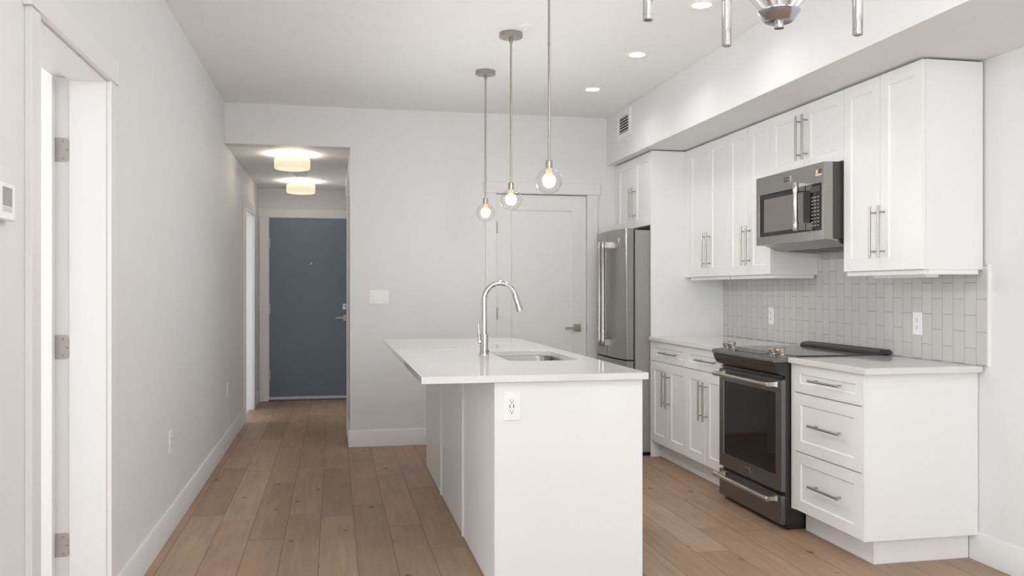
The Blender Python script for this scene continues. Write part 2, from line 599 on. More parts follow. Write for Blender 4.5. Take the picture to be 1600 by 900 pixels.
bl = MB()
base_profile(bl, YB, 2.62, x=XL)
base_profile(bl, 3.577, 8.553, x=XL)
base_profile(bl, 9.60, YE - 0.02, x=XL)
struct('baseboard_left', bl, M['base'], 'white baseboard along the left wall', 'baseboard')
bb = base_profile(MB(), XH - 0.015, 1.235, y=YF, sx=-1)
base_profile(bb, YF, 7.64, x=XH, sx=-1)
struct('baseboard_back', bb, M['base'], 'white baseboard of the far wall, turning into the hall', 'baseboard')
struct('baseboard_right', base_profile(MB(), YB, 3.572, x=XR, sx=-1), M['base'], 'white baseboard on the right wall beside the drawer cabinet', 'baseboard')
tr = MB().box(XH - 0.02, XH, 7.64, 7.73, 0, 2.08).box(XH - 0.026, XH, 7.62, 7.76, 2.08, 2.18)
struct('trim_1', tr, M['trim'], 'white casing just inside the hall on its right wall', 'trim', bevel=0.002)


# ------------------------------------------------------------------ doors
def casing_x(mb, y0, y1, z1, x=XL, sx=1, wid=0.0765, t=0.02):
    """craftsman casing on a wall facing +X"""
    xa, xb = sorted((x, x + sx * t))
    mb.box(xa, xb, y0 - wid, y0, 0, z1 + 0.004).box(xa, xb, y1, y1 + wid, 0, z1 + 0.004)
    xa, xb = sorted((x, x + sx * (t + 0.006)))
    mb.box(xa, xb, y0 - wid - 0.014, y1 + wid + 0.014, z1 + 0.004, z1 + 0.094)
    return mb


d1 = thing('door_1', 'open white door swung into the room on the left', 'door', (XL, D1[1], 0), kind='structure')
casing_x(MB(), *D1).build('door_casing', M['casing'], d1, 0.002)['kind'] = 'structure'
jm = MB()
xa, xs, xb = XL, -0.967, -1.03
jm.box(xs, xa + 0.001, D1[1] - 0.003, D1[1] + 0.001, 0, D1[2]).box(xb, xs, D1[1] + 0.010, D1[1] + 0.022, 0, D1[2] + 0.012)
jm.box(xs, xa + 0.001, D1[0] - 0.001, D1[0] + 0.003, 0, D1[2]).box(xs, xa + 0.001, D1[0], D1[1], D1[2] - 0.003, D1[2] + 0.001)
jm.box(xb, xs, D1[0] - 0.012, D1[1] + 0.02, D1[2] + 0.014, D1[2] + 0.03)
jm.box(xb, XL - 0.125, D1[1] + 0.012, D1[1] + 0.1, 0, D1[2] + 0.1).box(xb, XL - 0.125, D1[0] - 0.1, D1[0] - 0.012, 0, D1[2] + 0.1)
jm.build('door_jamb', M['casing'], d1, 0.001)['kind'] = 'structure'
lf = MB()
lf.shaker(lambda u, v, ww: (u, D1[1] - 0.032 + ww, v), -1.82, -1.018, 0.012, D1[2] + 0.004, 0.115, thick=0.036)
lf = lf.build('door_leaf', M['trim'], d1)
for z in (1.794, 1.055, 0.314):
    h = MB()
    yy = D1[1] + 0.010
    # leaf plate with rounded outer corners, screwed to the jamb, and the knuckle
    r = 0.012
    poly = [(-1.020, z - 0.045)]
    for k in range(6):
        a = -PI / 2 + PI / 2 * k / 5
        poly.append((-0.971 - r + r * math.cos(a), z - 0.045 + r + r * math.sin(a)))
    for k in range(6):
        a = PI / 2 * k / 5
        poly.append((-0.971 - r + r * math.cos(a), z + 0.045 - r + r * math.sin(a)))
    poly.append((-1.020, z + 0.045))
    h.prism(poly, 'y', yy - 0.0025, yy)
    for dz in (-0.032, 0.0, 0.032):
        h.mat(1).lathe((-0.986 + (0.008 if dz == 0 else -0.004), yy - 0.0025, z + dz), [(0.0045, 0), (0.003, 0.0012)], axis=(0, -1, 0), seg=12)
    h.mat(0)
    for k in range(5):
        h.lathe((-1.0225, yy - 0.008, z - 0.045 + k * 0.018), [(0.0062, 0.0006), (0.0062, 0.0174)], seg=14)
    h.build('hinge', [M['hinge'], M['nickel']], d1)

d2 = thing('door_2', 'far doorway on the left side of the hall, its white door open', 'door', (XL, D2[1], 0), kind='structure')
casing_x(MB(), *D2).build('door_casing', M['casing'], d2, 0.002)['kind'] = 'structure'
jm = MB().box(XL - 0.125, XL + 0.001, D2[1] - 0.004, D2[1] + 0.001, 0, D2[2]).box(XL - 0.125, XL + 0.001, D2[0] - 0.001, D2[0] + 0.004, 0, D2[2])
jm.box(XL - 0.125, XL, D2[0], D2[1], D2[2] - 0.004, D2[2] + 0.001)
jm.build('door_jamb', M['trim'], d2, 0.001)['kind'] = 'structure'
MB().shaker(lambda u, v, ww: (u, D2[1] - 0.04 + ww, v), -1.80, -1.005, 0.012, D2[2] - 0.01, 0.115, thick=0.036).build('door_leaf', M['trim'], d2)

# pantry door in the far wall
d3 = thing('door_3', 'closed pale grey single panel door in the far wall behind the island', 'door', (1.725, YF, 0), kind='structure')
mb = MB()
mb.box(1.238, P0, YF - 0.02, YF, 0, PZ + 0.004).box(P1, 2.212, YF - 0.02, YF, 0, PZ + 0.004).box(1.222, 2.232, YF - 0.026, YF, PZ + 0.004, PZ + 0.096)
mb.build('door_casing', M['pantry'], d3, 0.002)['kind'] = 'structure'
sl = MB().shaker(lambda u, v, ww: (u, YF + 0.004 + ww, v), P0 + 0.004, P1 - 0.004, 0.012, PZ - 0.006, 0.128, thick=0.036, deep=0.009, ch=0.008)
sl.build('door_slab', M['pantry'], d3)
MB().box(P0, P1, YF + 0.045, YF + 0.06, 0, PZ).build('gap_backing', M['duct'], d3)  # dark sheet across the opening, colours the gaps round the slab dark


def lever(parent, x, y, z, dirx, plate=0.062):
    """square rose with a lever pointing along dirx"""
    h = MB()
    h.box(x - plate / 2, x + plate / 2, y - 0.009, y, z - plate / 2, z + plate / 2)
    h.rod((x, y - 0.009, z), (x, y - 0.05, z), 0.011, 18)
    a = (x, y - 0.045, z)
    h.box(min(x - dirx * 0.012, x + dirx * 0.118), max(x - dirx * 0.012, x + dirx * 0.118), y - 0.053, y - 0.041, z - 0.009, z + 0.009)
    return h.build('door_handle', M['nickel'], parent, 0.002)


lever(d3, 2.035, YF + 0.004, 0.946, -1)
for z in (1.793, 1.07, 0.30):
    MB().lathe((P0 + 0.002, YF - 0.004, z - 0.05), [(0.007, 0), (0.007, 0.1)], seg=14).box(P0 - 0.002, P0 + 0.02, YF + 0.001, YF + 0.004, z - 0.05, z + 0.05).build('hinge', M['nickel'], d3)
MB().box(P1 - 0.003, P1 + 0.004, YF - 0.001, YF + 0.003, 0.915, 0.98).build('strike_plate', M['nickel'], d3)

# entry door
d4 = thing('door_4', 'slate blue flat entry door at the end of the hall', 'door', (-0.27, YE, 0), kind='structure')
mb = MB()
mb.box(-0.822, E0, YE - 0.02, YE, 0, EZ).box(E1, 0.29, YE - 0.02, YE, 0, EZ).box(-0.838, 0.32, YE - 0.027, YE, EZ, EZ + 0.098)
mb.build('door_casing', M['trim'], d4, 0.002)['kind'] = 'structure'
MB().box(E0 + 0.004, E1 - 0.004, YE + 0.004, YE + 0.048, 0.045, EZ - 0.005).build('door_slab', M['door_blue'], d4, 0.002)
MB().box(E0 + 0.004, E1 - 0.004, YE - 0.002, YE + 0.04, 0.016, 0.046).build('door_sweep', M['sweep'], d4, 0.002)
MB().prism([(YE - 0.035, 0), (YE + 0.1, 0), (YE + 0.1, 0.014), (YE - 0.02, 0.014)], 'x', E0, E1).build('threshold', M['bronze'], d4)
MB().lathe((-0.253, YE + 0.004, 1.57), [(0.011, 0), (0.011, 0.004), (0.007, 0.006)], axis=(0, -1, 0), seg=20).build('peephole', M['chrome'], d4)
lever(d4, 0.142, YE + 0.004, 0.945, -1, 0.068)
dd = MB().box(0.104, 0.172, YE - 0.012, YE + 0.004, 1.041, 1.109)
dd.mat(1).lathe((0.138, YE - 0.012, 1.075), [(0.016, 0), (0.016, 0.006)], axis=(0, -1, 0), seg=20).box(0.115, 0.161, YE - 0.026, YE - 0.014, 1.069, 1.081)
dd.build('deadbolt', [M['steelh'], M['nickel']], d4, 0.002)
for z in (1.80, 1.05, 0.298):
    MB().lathe((E0 - 0.002, YE - 0.006, z - 0.055), [(0.0085, 0), (0.0085, 0.11)], seg=14).box(E0 - 0.012, E0 + 0.015, YE - 0.004, YE - 0.001, z - 0.055, z + 0.055).build('hinge', M['steelh'], d4)

# tiled splashback
sb = MB().box(2.955, XR, 3.457, 6.22, 0.9155, 1.385).box(2.955, XR, 4.10, 4.90, 1.385, 1.96)
sb.mat(1).box(2.951, XR, 3.449, 3.457, 0.9155, 1.387)
o = sb.build('backsplash', [M['tile'], M['trim']])
tag(o, 'grey vertical tile backsplash between the counter and upper cabinets', 'backsplash', kind='structure')

# ------------------------------------------------------------------ cabinets
XF, XU = 2.365, 2.635
FX = lambda x: (lambda u, v, ww: (x + ww, u, v))


def pull(parent, x, y, z, L, ax):
    """bar pull; x = door face, the bar stands 35 mm in front of it"""
    h = MB()
    d = Vector((0, 0, 1)) if ax == 'z' else Vector((0, 1, 0))
    c = Vector((x - 0.035, y, z))
    r = 0.0062
    h.lathe(c - d * L / 2, [(r - 0.0012, 0), (r, 0.0012), (r, L - 0.0012), (r - 0.0012, L)], axis=d, seg=16)
    for s_ in (-1, 1):
        p = c + d * (s_ * L * 0.375)
        h.rod(p, p + Vector((0.035, 0, 0)), 0.0048, 12)
    return h.build('handle', M['nickel'], parent)


G = 0.0016


def door(parent, x, y0, y1, z0, z1, rail, hy=None, hz=None, L=0.256, name='door', ax='z'):
    d = MB().shaker(FX(x), y0 + G, y1 - G, z0 + G, z1 - G, rail)
    d = d.build(name, M['cab'], parent)
    if hy is not None:
        pull(d, x, hy, hz, L, ax)
    return d


def base_unit(y0, y1, label, left_filler=0.0):
    t = thing('base_cabinet', label, 'cabinet', (2.66, (y0 + y1) / 2, 0), 'white base cabinets under the far counter')
    MB().box(XF + 0.021, 2.95, y0 + 0.0005, y1 - 0.0005, 0.115, 0.884).build('cabinet_body', M['cab'], t)
    MB().box(2.446, 2.46, y0 + 0.0005, y1 - 0.0005, 0, 0.1145).build('toe_kick', M['cab'], t)
    ym = (y0 + y1) / 2
    d = MB().shaker(FX(XF), y0 + G, y1 - G, 0.738, 0.883, 0.045)
    d = d.build('drawer', M['cab'], t)
    pull(d, XF, ym - 0.055, 0.808, 0.3 if y0 > 5.4 else 0.285, 'y')
    door(t, XF, y0, ym, 0.128, 0.735, 0.062, ym - 0.034, 0.544)
    door(t, XF, ym, y1, 0.128, 0.735, 0.062, ym + 0.034, 0.544)
    return t


base_unit(4.932, 5.556, 'white base cabinet with a drawer over two doors next to the range')
base_unit(5.556, 6.214, 'white base cabinet with a drawer over two doors against the tall fridge panel')

t = thing('drawer_cabinet', 'white three drawer base cabinet at the near end of the counter', 'cabinet', (2.66, 3.85, 0))
MB().box(XF + 0.021, 2.95, 3.546, 4.166, 0.12, 0.884).build('cabinet_body', M['cab'], t)
MB().box(XF, 2.962, 3.527, 3.5455, 0.12, 0.884).build('end_panel', M['cab'], t, 0.001)
MB().box(XF, XF + 0.0205, 4.133, 4.166, 0.12, 0.884).build('filler_strip', M['cab'], t, 0.001)
MB().box(2.446, 2.46, 3.573, 4.160, 0, 0.119).box(2.46, 2.948, 3.573, 3.587, 0, 0.119).build('toe_kick', M['cab'], t, 0.001)
for z0, z1, hz in ((0.737, 0.883, 0.812), (0.430, 0.733, 0.585), (0.122, 0.426, 0.280)):
    d = MB().shaker(FX(XF), 3.548, 4.1315, z0 + 0.001, z1 - 0.001, 0.048 if z0 > 0.7 else 0.056)
    d = d.build('drawer', M['cab'], t)
    pull(d, XF, 3.815, hz, 0.268, 'y')

t = thing('fridge_panel', 'tall white side panel between the fridge and the counter', 'panel', (2.66, 6.23, 0))
MB().box(XF + 0.001, 2.964, 6.2205, 6.24, 0, 2.329).build('panel', M['cab'], t, 0.001)
t2 = t


def upper_unit(name, label, y0, y1, z0, z1, x, rails, hz=None, depth=2.954, rail_near=False, L=0.256, group=None, x_rail=True, mid=None, rw=0.062):
    t = thing(name, label, 'cabinet', (2.8, (y0 + y1) / 2, z0), group)
    MB().box(x + 0.021, depth, y0 + 0.0005, y1 - 0.0005, z0, z1).build('cabinet_body', M['cab'], t, 0.001)
    ym = mid if mid else (y0 + y1) / 2
    door(t, x, y0, ym, z0, z1, rw, ym - 0.034, hz, L)
    door(t, x, ym, y1, z0, z1, rw, ym + 0.034, hz, L)
    if x_rail:
        r = MB().box(x + 0.018, x + 0.036, y0 + 0.012, y1 - 0.004, z0 - 0.022, z0 - 0.0005)
        if rail_near:
            r.box(x + 0.036, depth - 0.025, y0 + 0.0005, y0 + 0.018, z0 - 0.022, z0 - 0.0005)
        r.build('light_rail', M['cab'], t, 0.001)
    return t


ZT = 2.327
upper_unit('wall_cabinet', 'white two door wall cabinet nearest the camera, right of the microwave', 3.487, 4.110, 1.363, ZT, XU, None, 1.554, rail_near=True, group='white upper cabinets')
upper_unit('wall_cabinet', 'short white two door wall cabinet directly above the microwave', 4.1105, 4.889, 1.951, ZT, XU, None, 2.139, x_rail=False, group='white upper cabinets')
upper_unit('wall_cabinet', 'white two door wall cabinet just left of the microwave', 4.8895, 5.472, 1.363, ZT, XU, None, 1.554, rail_near=True, mid=5.181, group='white upper cabinets')
t = upper_unit('wall_cabinet', 'white two door wall cabinet in the corner by the tall fridge panel', 5.4725, 6.142, 1.363, ZT, XU, None, 1.554, mid=5.79, group='white upper cabinets')
MB().box(XU + 0.002, 2.954, 6.143, 6.2195, 1.3635, ZT).build('filler_strip', M['cab'], t, 0.001)
t = upper_unit('wall_cabinet', 'white two door cabinet over the fridge', 6.2405, 7.03, 1.765, ZT, 2.37, None, 1.96, depth=2.96, x_rail=False, mid=6.61, group='white upper cabinets')
MB().box(2.372, 2.96, 7.0305, 7.098, 1.765, ZT).build('filler_strip', M['cab'], t, 0.001)

# under-cabinet light bar
o = MB().box(2.70, 2.77, 3.55, 3.95, 1.328, 1.362).build('undercabinet_light', M['plastic'], None, 0.003)
tag(o, 'slim white light bar under the wall cabinet nearest the camera', 'light')

# counters
o = MB().box(2.345, 2.954, 3.487, 4.167, 0.885, 0.915).build('countertop', M['quartz'], None, 0.003)
tag(o, 'white quartz counter on the three drawer cabinet', 'countertop', 'white quartz kitchen counters')
o = MB().box(2.345, 2.954, 4.931, 6.2195, 0.885, 0.915).build('countertop', M['quartz'], None, 0.003)
tag(o, 'white quartz counter between the range and the fridge panel', 'countertop', 'white quartz kitchen counters')

# ------------------------------------------------------------------ range
RY0, RY1 = 4.175, 4.922
rg = thing('range', 'stainless slide-in electric range with black oven window', 'range', (2.63, 4.55, 0))
MB().box(2.338, 2.93, RY0 + 0.001, RY1 - 0.001, 0.03, 0.884).build('range_body', M['black'], rg, 0.002)
MB().box(2.352, 2.92, RY0 + 0.004, RY1 - 0.004, 0.0, 0.0298).build('toe_base', M['black'], rg)


def range_handle(parent, z, y0, y1, x, xface):
    h = MB()
    h.lathe((x, y0, z), [(0.010, 0), (0.0145, 0.004), (0.0145, 0.046), (0.0125, 0.052), (0.0125, y1 - y0 - 0.052), (0.0145, y1 - y0 - 0.046), (0.0145, y1 - y0 - 0.004), (0.010, y1 - y0)], axis='y', seg=20)
    for yy in (y0 + 0.022, y1 - 0.022):
        h.loft([[(xx, yy + dy, z + dz) for dy, dz in ((-0.014, -0.011), (0.014, -0.011), (0.014, 0.011), (-0.014, 0.011))] for xx in (x, xface - 0.012)] +
               [[(xface, yy + dy, z + dz) for dy, dz in ((-0.02, -0.015), (0.02, -0.015), (0.02, 0.015), (-0.02, 0.015))]])
    return h.build('handle', M['steelh'], parent)


dr = MB().box(2.313, 2.337, RY0, RY1, 0.028, 0.182).build('drawer', M['dsteel'], rg, 0.002)
range_handle(dr, 0.158, 4.215, 4.884, 2.258, 2.313)
od = MB()
wy0, wy1, wz0, wz1 = 4.236, 4.866, 0.281, 0.722
od.loft([[(x, y, z) for y, z in ((a, c), (b, c), (b, d), (a, d))] for x, a, b, c, d in
         ((2.337, RY0, RY1, 0.203, 0.793), (2.313, RY0, RY1, 0.203, 0.793), (2.313, wy0, wy1, wz0, wz1), (2.319, wy0 + 0.002, wy1 - 0.002, wz0 + 0.002, wz1 - 0.002))])
od = od.build('oven_door', M['dsteel'], rg)
MB().box(2.3165, 2.3185, wy0 + 0.002, wy1 - 0.002, wz0 + 0.002, wz1 - 0.002).build('oven_window', M['glassblk'], od)
range_handle(od, 0.766, 4.215, 4.884, 2.258, 2.313)
bd = MB().box(2.3115, 2.3128, 4.525, 4.585, 0.226, 0.254)
bd.mat(1).box(2.3105, 2.3128, 4.521, 4.526, 0.224, 0.256).box(2.3105, 2.3128, 4.526, 4.585, 0.254, 0.257)
bd.mat(2)
for k in range(5):
    bd.box(2.3108, 2.3116, 4.533 + k * 0.010, 4.539 + k * 0.010, 0.235, 0.245)
bd.build('badge', [M['dsteel'], M['chrome'], M['charcoal']], od)
# curved black fascia and vent slats under the control panel
fs = MB()
prof = [(2.345, 0.884), (2.270, 0.884)]
for k in range(9):
    tt = k / 8.0
    prof.append((2.271 + 0.044 * (1 - math.cos(tt * PI / 2)) * 0.55 + 0.044 * tt * 0.45, 0.884 - 0.064 * math.sin(tt * PI / 2) ** 1.0))
prof += [(2.330, 0.815), (2.345, 0.815)]
fs.prism(prof, 'y', RY0 + 0.0015, RY1 - 0.0015)
fs.box(2.312, 2.337, RY0 + 0.02, RY1 - 0.02, 0.806, 0.812).box(2.318, 2.337, RY0 + 0.02, RY1 - 0.02, 0.797, 0.802)
fs.build('fascia', M['black'], rg)
cp = MB()
cp.prism([(2.267, 0.886), (2.267, 0.903), (2.271, 0.908), (2.392, 0.9235), (2.40, 0.9235), (2.40, 0.886)], 'y', 4.168, 4.9295)
cp.build('control_panel', M['dsteel'], rg, 0.0015)
ct = MB().box(2.4005, 2.935, 4.158, 4.94, 0.9158, 0.9225)
ct.build('cooktop', M['cooktop'], rg, 0.0015)
scr = MB()
scr.loft([[(x, y, 0.908 + (x - 0.0 - 2.271) * 0.1281 + h_) for x, y in ((2.315, 4.40), (2.385, 4.40), (2.385, 4.73), (2.315, 4.73))] for h_ in (0.0002, 0.0014)])
scr.build('display', M['glassblk'], rg)
for yy, xx in ((4.822, 2.322), (4.748, 2.322), (4.264, 2.322), (4.193, 2.33)):
    base = Vector((xx, yy, 0.908 + (xx - 2.271) * 0.1281))
    ax = Vector((-0.30, 0, 0.95)).normalized()
    k = MB()
    k.lathe(base, [(0.023, -0.003), (0.023, 0.005), (0.017, 0.009), (0.0165, 0.020), (0.024, 0.024), (0.0245, 0.044), (0.022, 0.047)], axis=ax, seg=28)
    k.build('knob', M['steelh'], rg)
bv = MB()
bv.prism([(2.868, 0.9226), (2.868, 0.932), (2.885, 0.945), (2.935, 0.947), (2.950, 0.936), (2.950, 0.9226)], 'y', 4.150, 4.945)
bv.mat(1)
for a, b in ((4.17, 4.36), (4.375, 4.445), (4.46, 4.63), (4.645, 4.72), (4.735, 4.925)):
    bv.box(2.895, 2.925, a, b, 0.944, 0.9485)
bv.build('rear_vent', [M['black'], M['slot']], rg, 0.001)

# ------------------------------------------------------------------ microwave
MY0, MY1, MZ0, MZ1 = 4.125, 4.868, 1.537, 1.948
mw = thing('microwave', 'stainless over-the-range microwave hung under the short wall cabinet', 'microwave', (2.74, 4.5, MZ0))
MB().box(2.582, 2.953, MY0 + 0.001, MY1 - 0.001, 1.541, MZ1).build('microwave_body', M['charcoal'], mw, 0.002)
f = MB()
wy0, wy1, wz0, wz1 = 4.146, 4.832, 1.587, 1.839
f.loft([[(x, y, z) for y, z in ((a, c), (b, c), (b, d), (a, d))] for x, a, b, c, d in
        ((2.5815, MY0, MY1, MZ0, MZ1 - 0.002), (2.53, MY0, MY1, MZ0, MZ1 - 0.002), (2.53, wy0, wy1, wz0, wz1), (2.536, wy0 + 0.002, wy1 - 0.002, wz0 + 0.002, wz1 - 0.002))])
f.mat(1).box(2.5296, 2.5302, 4.2175, 4.219, 1.5385, wz0).box(2.5296, 2.5302, 4.2175, 4.219, wz1, MZ1 - 0.003)
mf = f.build('front', [M['steel'], M['charcoal']], mw, 0.0012)
wd = MB().box(2.533, 2.5355, wy0 + 0.002, wy1 - 0.002, wz0 + 0.002, wz1 - 0.002)
wd.mat(1).box(2.5324, 2.533, 4.332, 4.775, 1.612, 1.808)
wd.build('window', [M['glassblk'], M['mesh']], mf)
kp = MB()
kp.box(2.5322, 2.533, 4.165, 4.262, 1.795, 1.825)
kp.mat(1)
for r_ in range(9):
    for c_ in range(3):
        kp.box(2.5322, 2.533, 4.178 + c_ * 0.028, 4.194 + c_ * 0.028, 1.612 + r_ * 0.019, 1.618 + r_ * 0.019)
kp.build('keypad', [M['slot'], M['lcd']], mf)
h = MB()
hx, hy = 2.482, 4.325
h.lathe((hx, hy, 1.592), [(0.013, 0), (0.0155, 0.003), (0.0155, 0.052), (0.0125, 0.060), (0.0125, 0.204), (0.0155, 0.212), (0.0155, 0.263), (0.013, 0.266)], seg=22)
for z in (1.617, 1.833):
    h.box(hx, 2.531, hy - 0.012, hy + 0.012, z - 0.02, z + 0.02)
h.build('handle', M['steelh'], mf)
bd = MB().box(2.5285, 2.53, 4.468, 4.535, 1.885, 1.911)
bd.mat(1).box(2.5275, 2.53, 4.462, 4.469, 1.881, 1.915).box(2.5278, 2.53, 4.468, 4.5, 1.881, 1.885)
bd.mat(2)
for k in range(6):
    bd.box(2.5282, 2.5288, 4.474 + k * 0.0098, 4.480 + k * 0.0098, 1.893, 1.903)
bd.build('badge', [M['badge'], M['chrome'], M['steel']], mf)
stk = MB().box(2.5292, 2.53, 4.178, 4.206, 1.888, 1.912)
stk.mat(1).box(2.5292, 2.53, 4.146, 4.178, 1.888, 1.912).mat(2).box(2.529, 2.53, 4.146, 4.206, 1.880, 1.886)
stk.mat(2).box(2.5288, 2.5293, 4.188, 4.197, 1.892, 1.908)
stk.build('sticker', [M['sticker'], M['badge'], M['plastic']], mf)
tr = MB()
tr.prism([(2.566, 1.5405), (2.948, 1.5405), (2.948, 1.492), (2.66, 1.505), (2.62, 1.522)], 'y', MY0 + 0.012, MY1 - 0.012)
tr.mat(1)
for y0 in (4.20, 4.53):
    tr.loft([[(2.70, y0, 1.5031), (2.88, y0, 1.4950), (2.88, y0 + 0.27, 1.4950), (2.70, y0 + 0.27, 1.5031)], [(2.70, y0, 1.501), (2.88, y0, 1.4929), (2.88, y0 + 0.27, 1.4929), (2.70, y0 + 0.27, 1.501)]])
tr.build('vent_hood', [M['steel'], M['charcoal']], mw, 0.001)

# ------------------------------------------------------------------ fridge
FXF, FY0, FY1, FM = 2.175, 6.252, 6.995, 6.635
fg = thing('refrigerator', 'stainless french door fridge in the corner recess beside the tall panel', 'refrigerator', (2.55, 6.62, 0))
MB().box(2.25, 2.95, FY0 + 0.002, FY1 - 0.002, 0.03, 1.725).build('fridge_body', M['fridge_side'], fg, 0.002)
MB().box(2.30, 2.95, FY0 + 0.03, FY1 - 0.03, 0.0, 0.03).build('base_grille', M['black'], fg)
for x1, y0, y1, z0, z1 in ((2.27, FY0 + 0.006, FY0 + 0.08, 1.7255, 1.737), (2.27, FY1 - 0.08, FY1 - 0.006, 1.7255, 1.737), (2.249, FY0 + 0.004, FY0 + 0.06, 0.7275, 0.7365)):
    MB().box(2.2365, x1, y0, y1, z0, z1).build('hinge_cover', M['charcoal'], fg, 0.002)


def curved_front(y0, y1, z0, z1, name, n=12):
    """door whose front bows out gently across the whole fridge width"""
    def xf(y):
        u = (y - (FY0 + FY1) / 2) / ((FY1 - FY0) / 2)
        return FXF - 0.022 * (1 - u * u)
    poly = [(2.236, y0), (2.236, y1), (xf(y1) + 0.006, y1)]
    for i in range(n + 1):
        y = y1 - 0.006 - (y1 - y0 - 0.012) * i / n
        poly.append((xf(y), y))
    poly.append((xf(y0) + 0.006, y0))
    return MB().prism(poly, 'z', z0, z1).build(name, M['steel'], fg, 0.002, smooth=25)


def fr_handle(parent, y, z0, z1, dirn):
    x = FXF - 0.075
    h = MB()
    h.lathe((x, y, z0), [(0.013, 0), (0.016, 0.004), (0.016, 0.055), (0.0135, 0.062), (0.0135, z1 - z0 - 0.062), (0.016, z1 - z0 - 0.055), (0.016, z1 - z0 - 0.004), (0.013, z1 - z0)], seg=22)
    for z in (z0 + 0.03, z1 - 0.03):
        h.box(x, FXF - 0.017, y - 0.013, y + 0.013, z - 0.022, z + 0.022)
    return h.build('handle', M['steelh'], parent)


fdr = curved_front(FY0, FM - 0.002, 0.737, 1.738, 'door')
fdl = curved_front(FM + 0.002, FY1, 0.737, 1.738, 'door')
fzd = curved_front(FY0, FY1, 0.06, 0.727, 'freezer_drawer')
fr_handle(fdr, FM - 0.048, 0.822, 1.655, 1)
fr_handle(fdl, FM + 0.048, 0.822, 1.655, 1)
bd = MB().box(FXF - 0.0145, FXF - 0.005, 6.386, 6.446, 1.635, 1.652)
bd.mat(1).box(FXF - 0.0155, FXF - 0.005, 6.381, 6.386, 1.632, 1.672).box(FXF - 0.0155, FXF - 0.005, 6.386, 6.446, 1.652, 1.655)
bd.build('badge', [M['badgeo'], M['chrome']], fdr)
ds = MB().box(FXF - 0.0222, FXF - 0.010, 6.735, 6.80, 1.075, 1.285)
ds.mat(1).box(FXF - 0.0232, FXF - 0.010, 6.730, 6.735, 1.070, 1.29).box(FXF - 0.0232, FXF - 0.010, 6.735, 6.80, 1.285, 1.29)
ds.build('dispenser', [M['black'], M['steelh']], fdl)
h = MB()
h.lathe((FXF - 0.072, FY0 + 0.06, 0.665), [(0.013, 0), (0.0155, 0.004), (0.0135, 0.06), (0.0135, 0.565), (0.0155, 0.621), (0.013, 0.625)], axis='y', seg=20)
for y in (FY0 + 0.09, FY1 - 0.09):
    h.box(FXF - 0.072, FXF - 0.008, y - 0.015, y + 0.015, 0.652, 0.678)
h.build('handle', M['steelh'], fzd)

# ------------------------------------------------------------------ island
IX0, IX1, IY0, IY1 = 0.349, 1.322, 3.505, 6.256
BX0, BX1, BY0, BY1 = 0.655, 1.303, 3.53, 6.235
isl = thing('kitchen_island', 'white panelled kitchen island base under the white quartz top', 'island', (0.98, 4.88, 0))
MB().box(BX0 + 0.012, BX1 - 0.005, BY0 + 0.019, BY1, 0.0, 0.66).build('island_body', M['cab'], isl)
MB().box(BX0, BX1, BY0, BY0 + 0.0185, 0.0, 0.885).build('end_panel', M['cab'], isl, 0.001)
YB1, YB2 = 4.413, 5.33
for a, b in ((BY0 + 0.019, YB1 - 0.010), (YB1 + 0.010, YB2 - 0.010), (YB2 + 0.010, BY1)):
    MB().box(BX0 + 0.001, BX0 + 0.0115, a, b, 0.0, 0.885).build('back_panel', M['cab'], isl)
for y in (YB1, YB2):
    MB().box(BX0 - 0.008, BX0 + 0.0115, y - 0.0098, y + 0.0098, 0.0, 0.885).build('batten', M['cab'], isl, 0.001)
MB().box(BX1 - 0.0045, BX1, BY0 + 0.019, BY1, 0.10, 0.885).build('front_panel', M['cab'], isl)

# quartz top with a rounded sink cut-out
SX0, SX1, SY0, SY1, SR = 0.862, 1.232, 4.205, 4.905, 0.085


def rrect(x0, x1, y0, y1, r, z, n=8):
    p = []
    for cx, cy, a0 in ((x1 - r, y1 - r, 0), (x0 + r, y1 - r, PI / 2), (x0 + r, y0 + r, PI), (x1 - r, y0 + r, 1.5 * PI)):
        for k in range(n + 1):
            a = a0 + PI / 2 * k / n
            p.append((cx + r * math.cos(a), cy + r * math.sin(a), z))
    return p


def holed_slab(z0, z1):
    mb = MB()
    bm = mb.bm
    n = 8
    rings = {}
    for z in (z0, z1):
        rings[z] = ([bm.verts.new(q) for q in rrect(SX0, SX1, SY0, SY1, SR, z)],
                    [bm.verts.new(q) for q in ((IX1, IY1, z), (IX0, IY1, z), (IX0, IY0, z), (IX1, IY0, z))])
    for z, flip in ((z0, True), (z1, False)):
        inn, out = rings[z]
        m_ = n + 1
        for c in range(4):
            f1 = [out[c]] + inn[c * m_:(c + 1) * m_][::-1]
            nx = (c + 1) % 4
            f2 = [out[c], inn[c * m_ + n], inn[(nx * m_)], out[nx]]
            bm.faces.new(f1)
            bm.faces.new(f2)
    for k in range(4):
        bm.faces.new((rings[z0][1][k], rings[z0][1][(k + 1) % 4], rings[z1][1][(k + 1) % 4], rings[z1][1][k]))
    L_ = len(rings[z0][0])
    for k in range(L_):
        bm.faces.new((rings[z0][0][k], rings[z0][0][(k + 1) % L_], rings[z1][0][(k + 1) % L_], rings[z1][0][k]))
    return mb


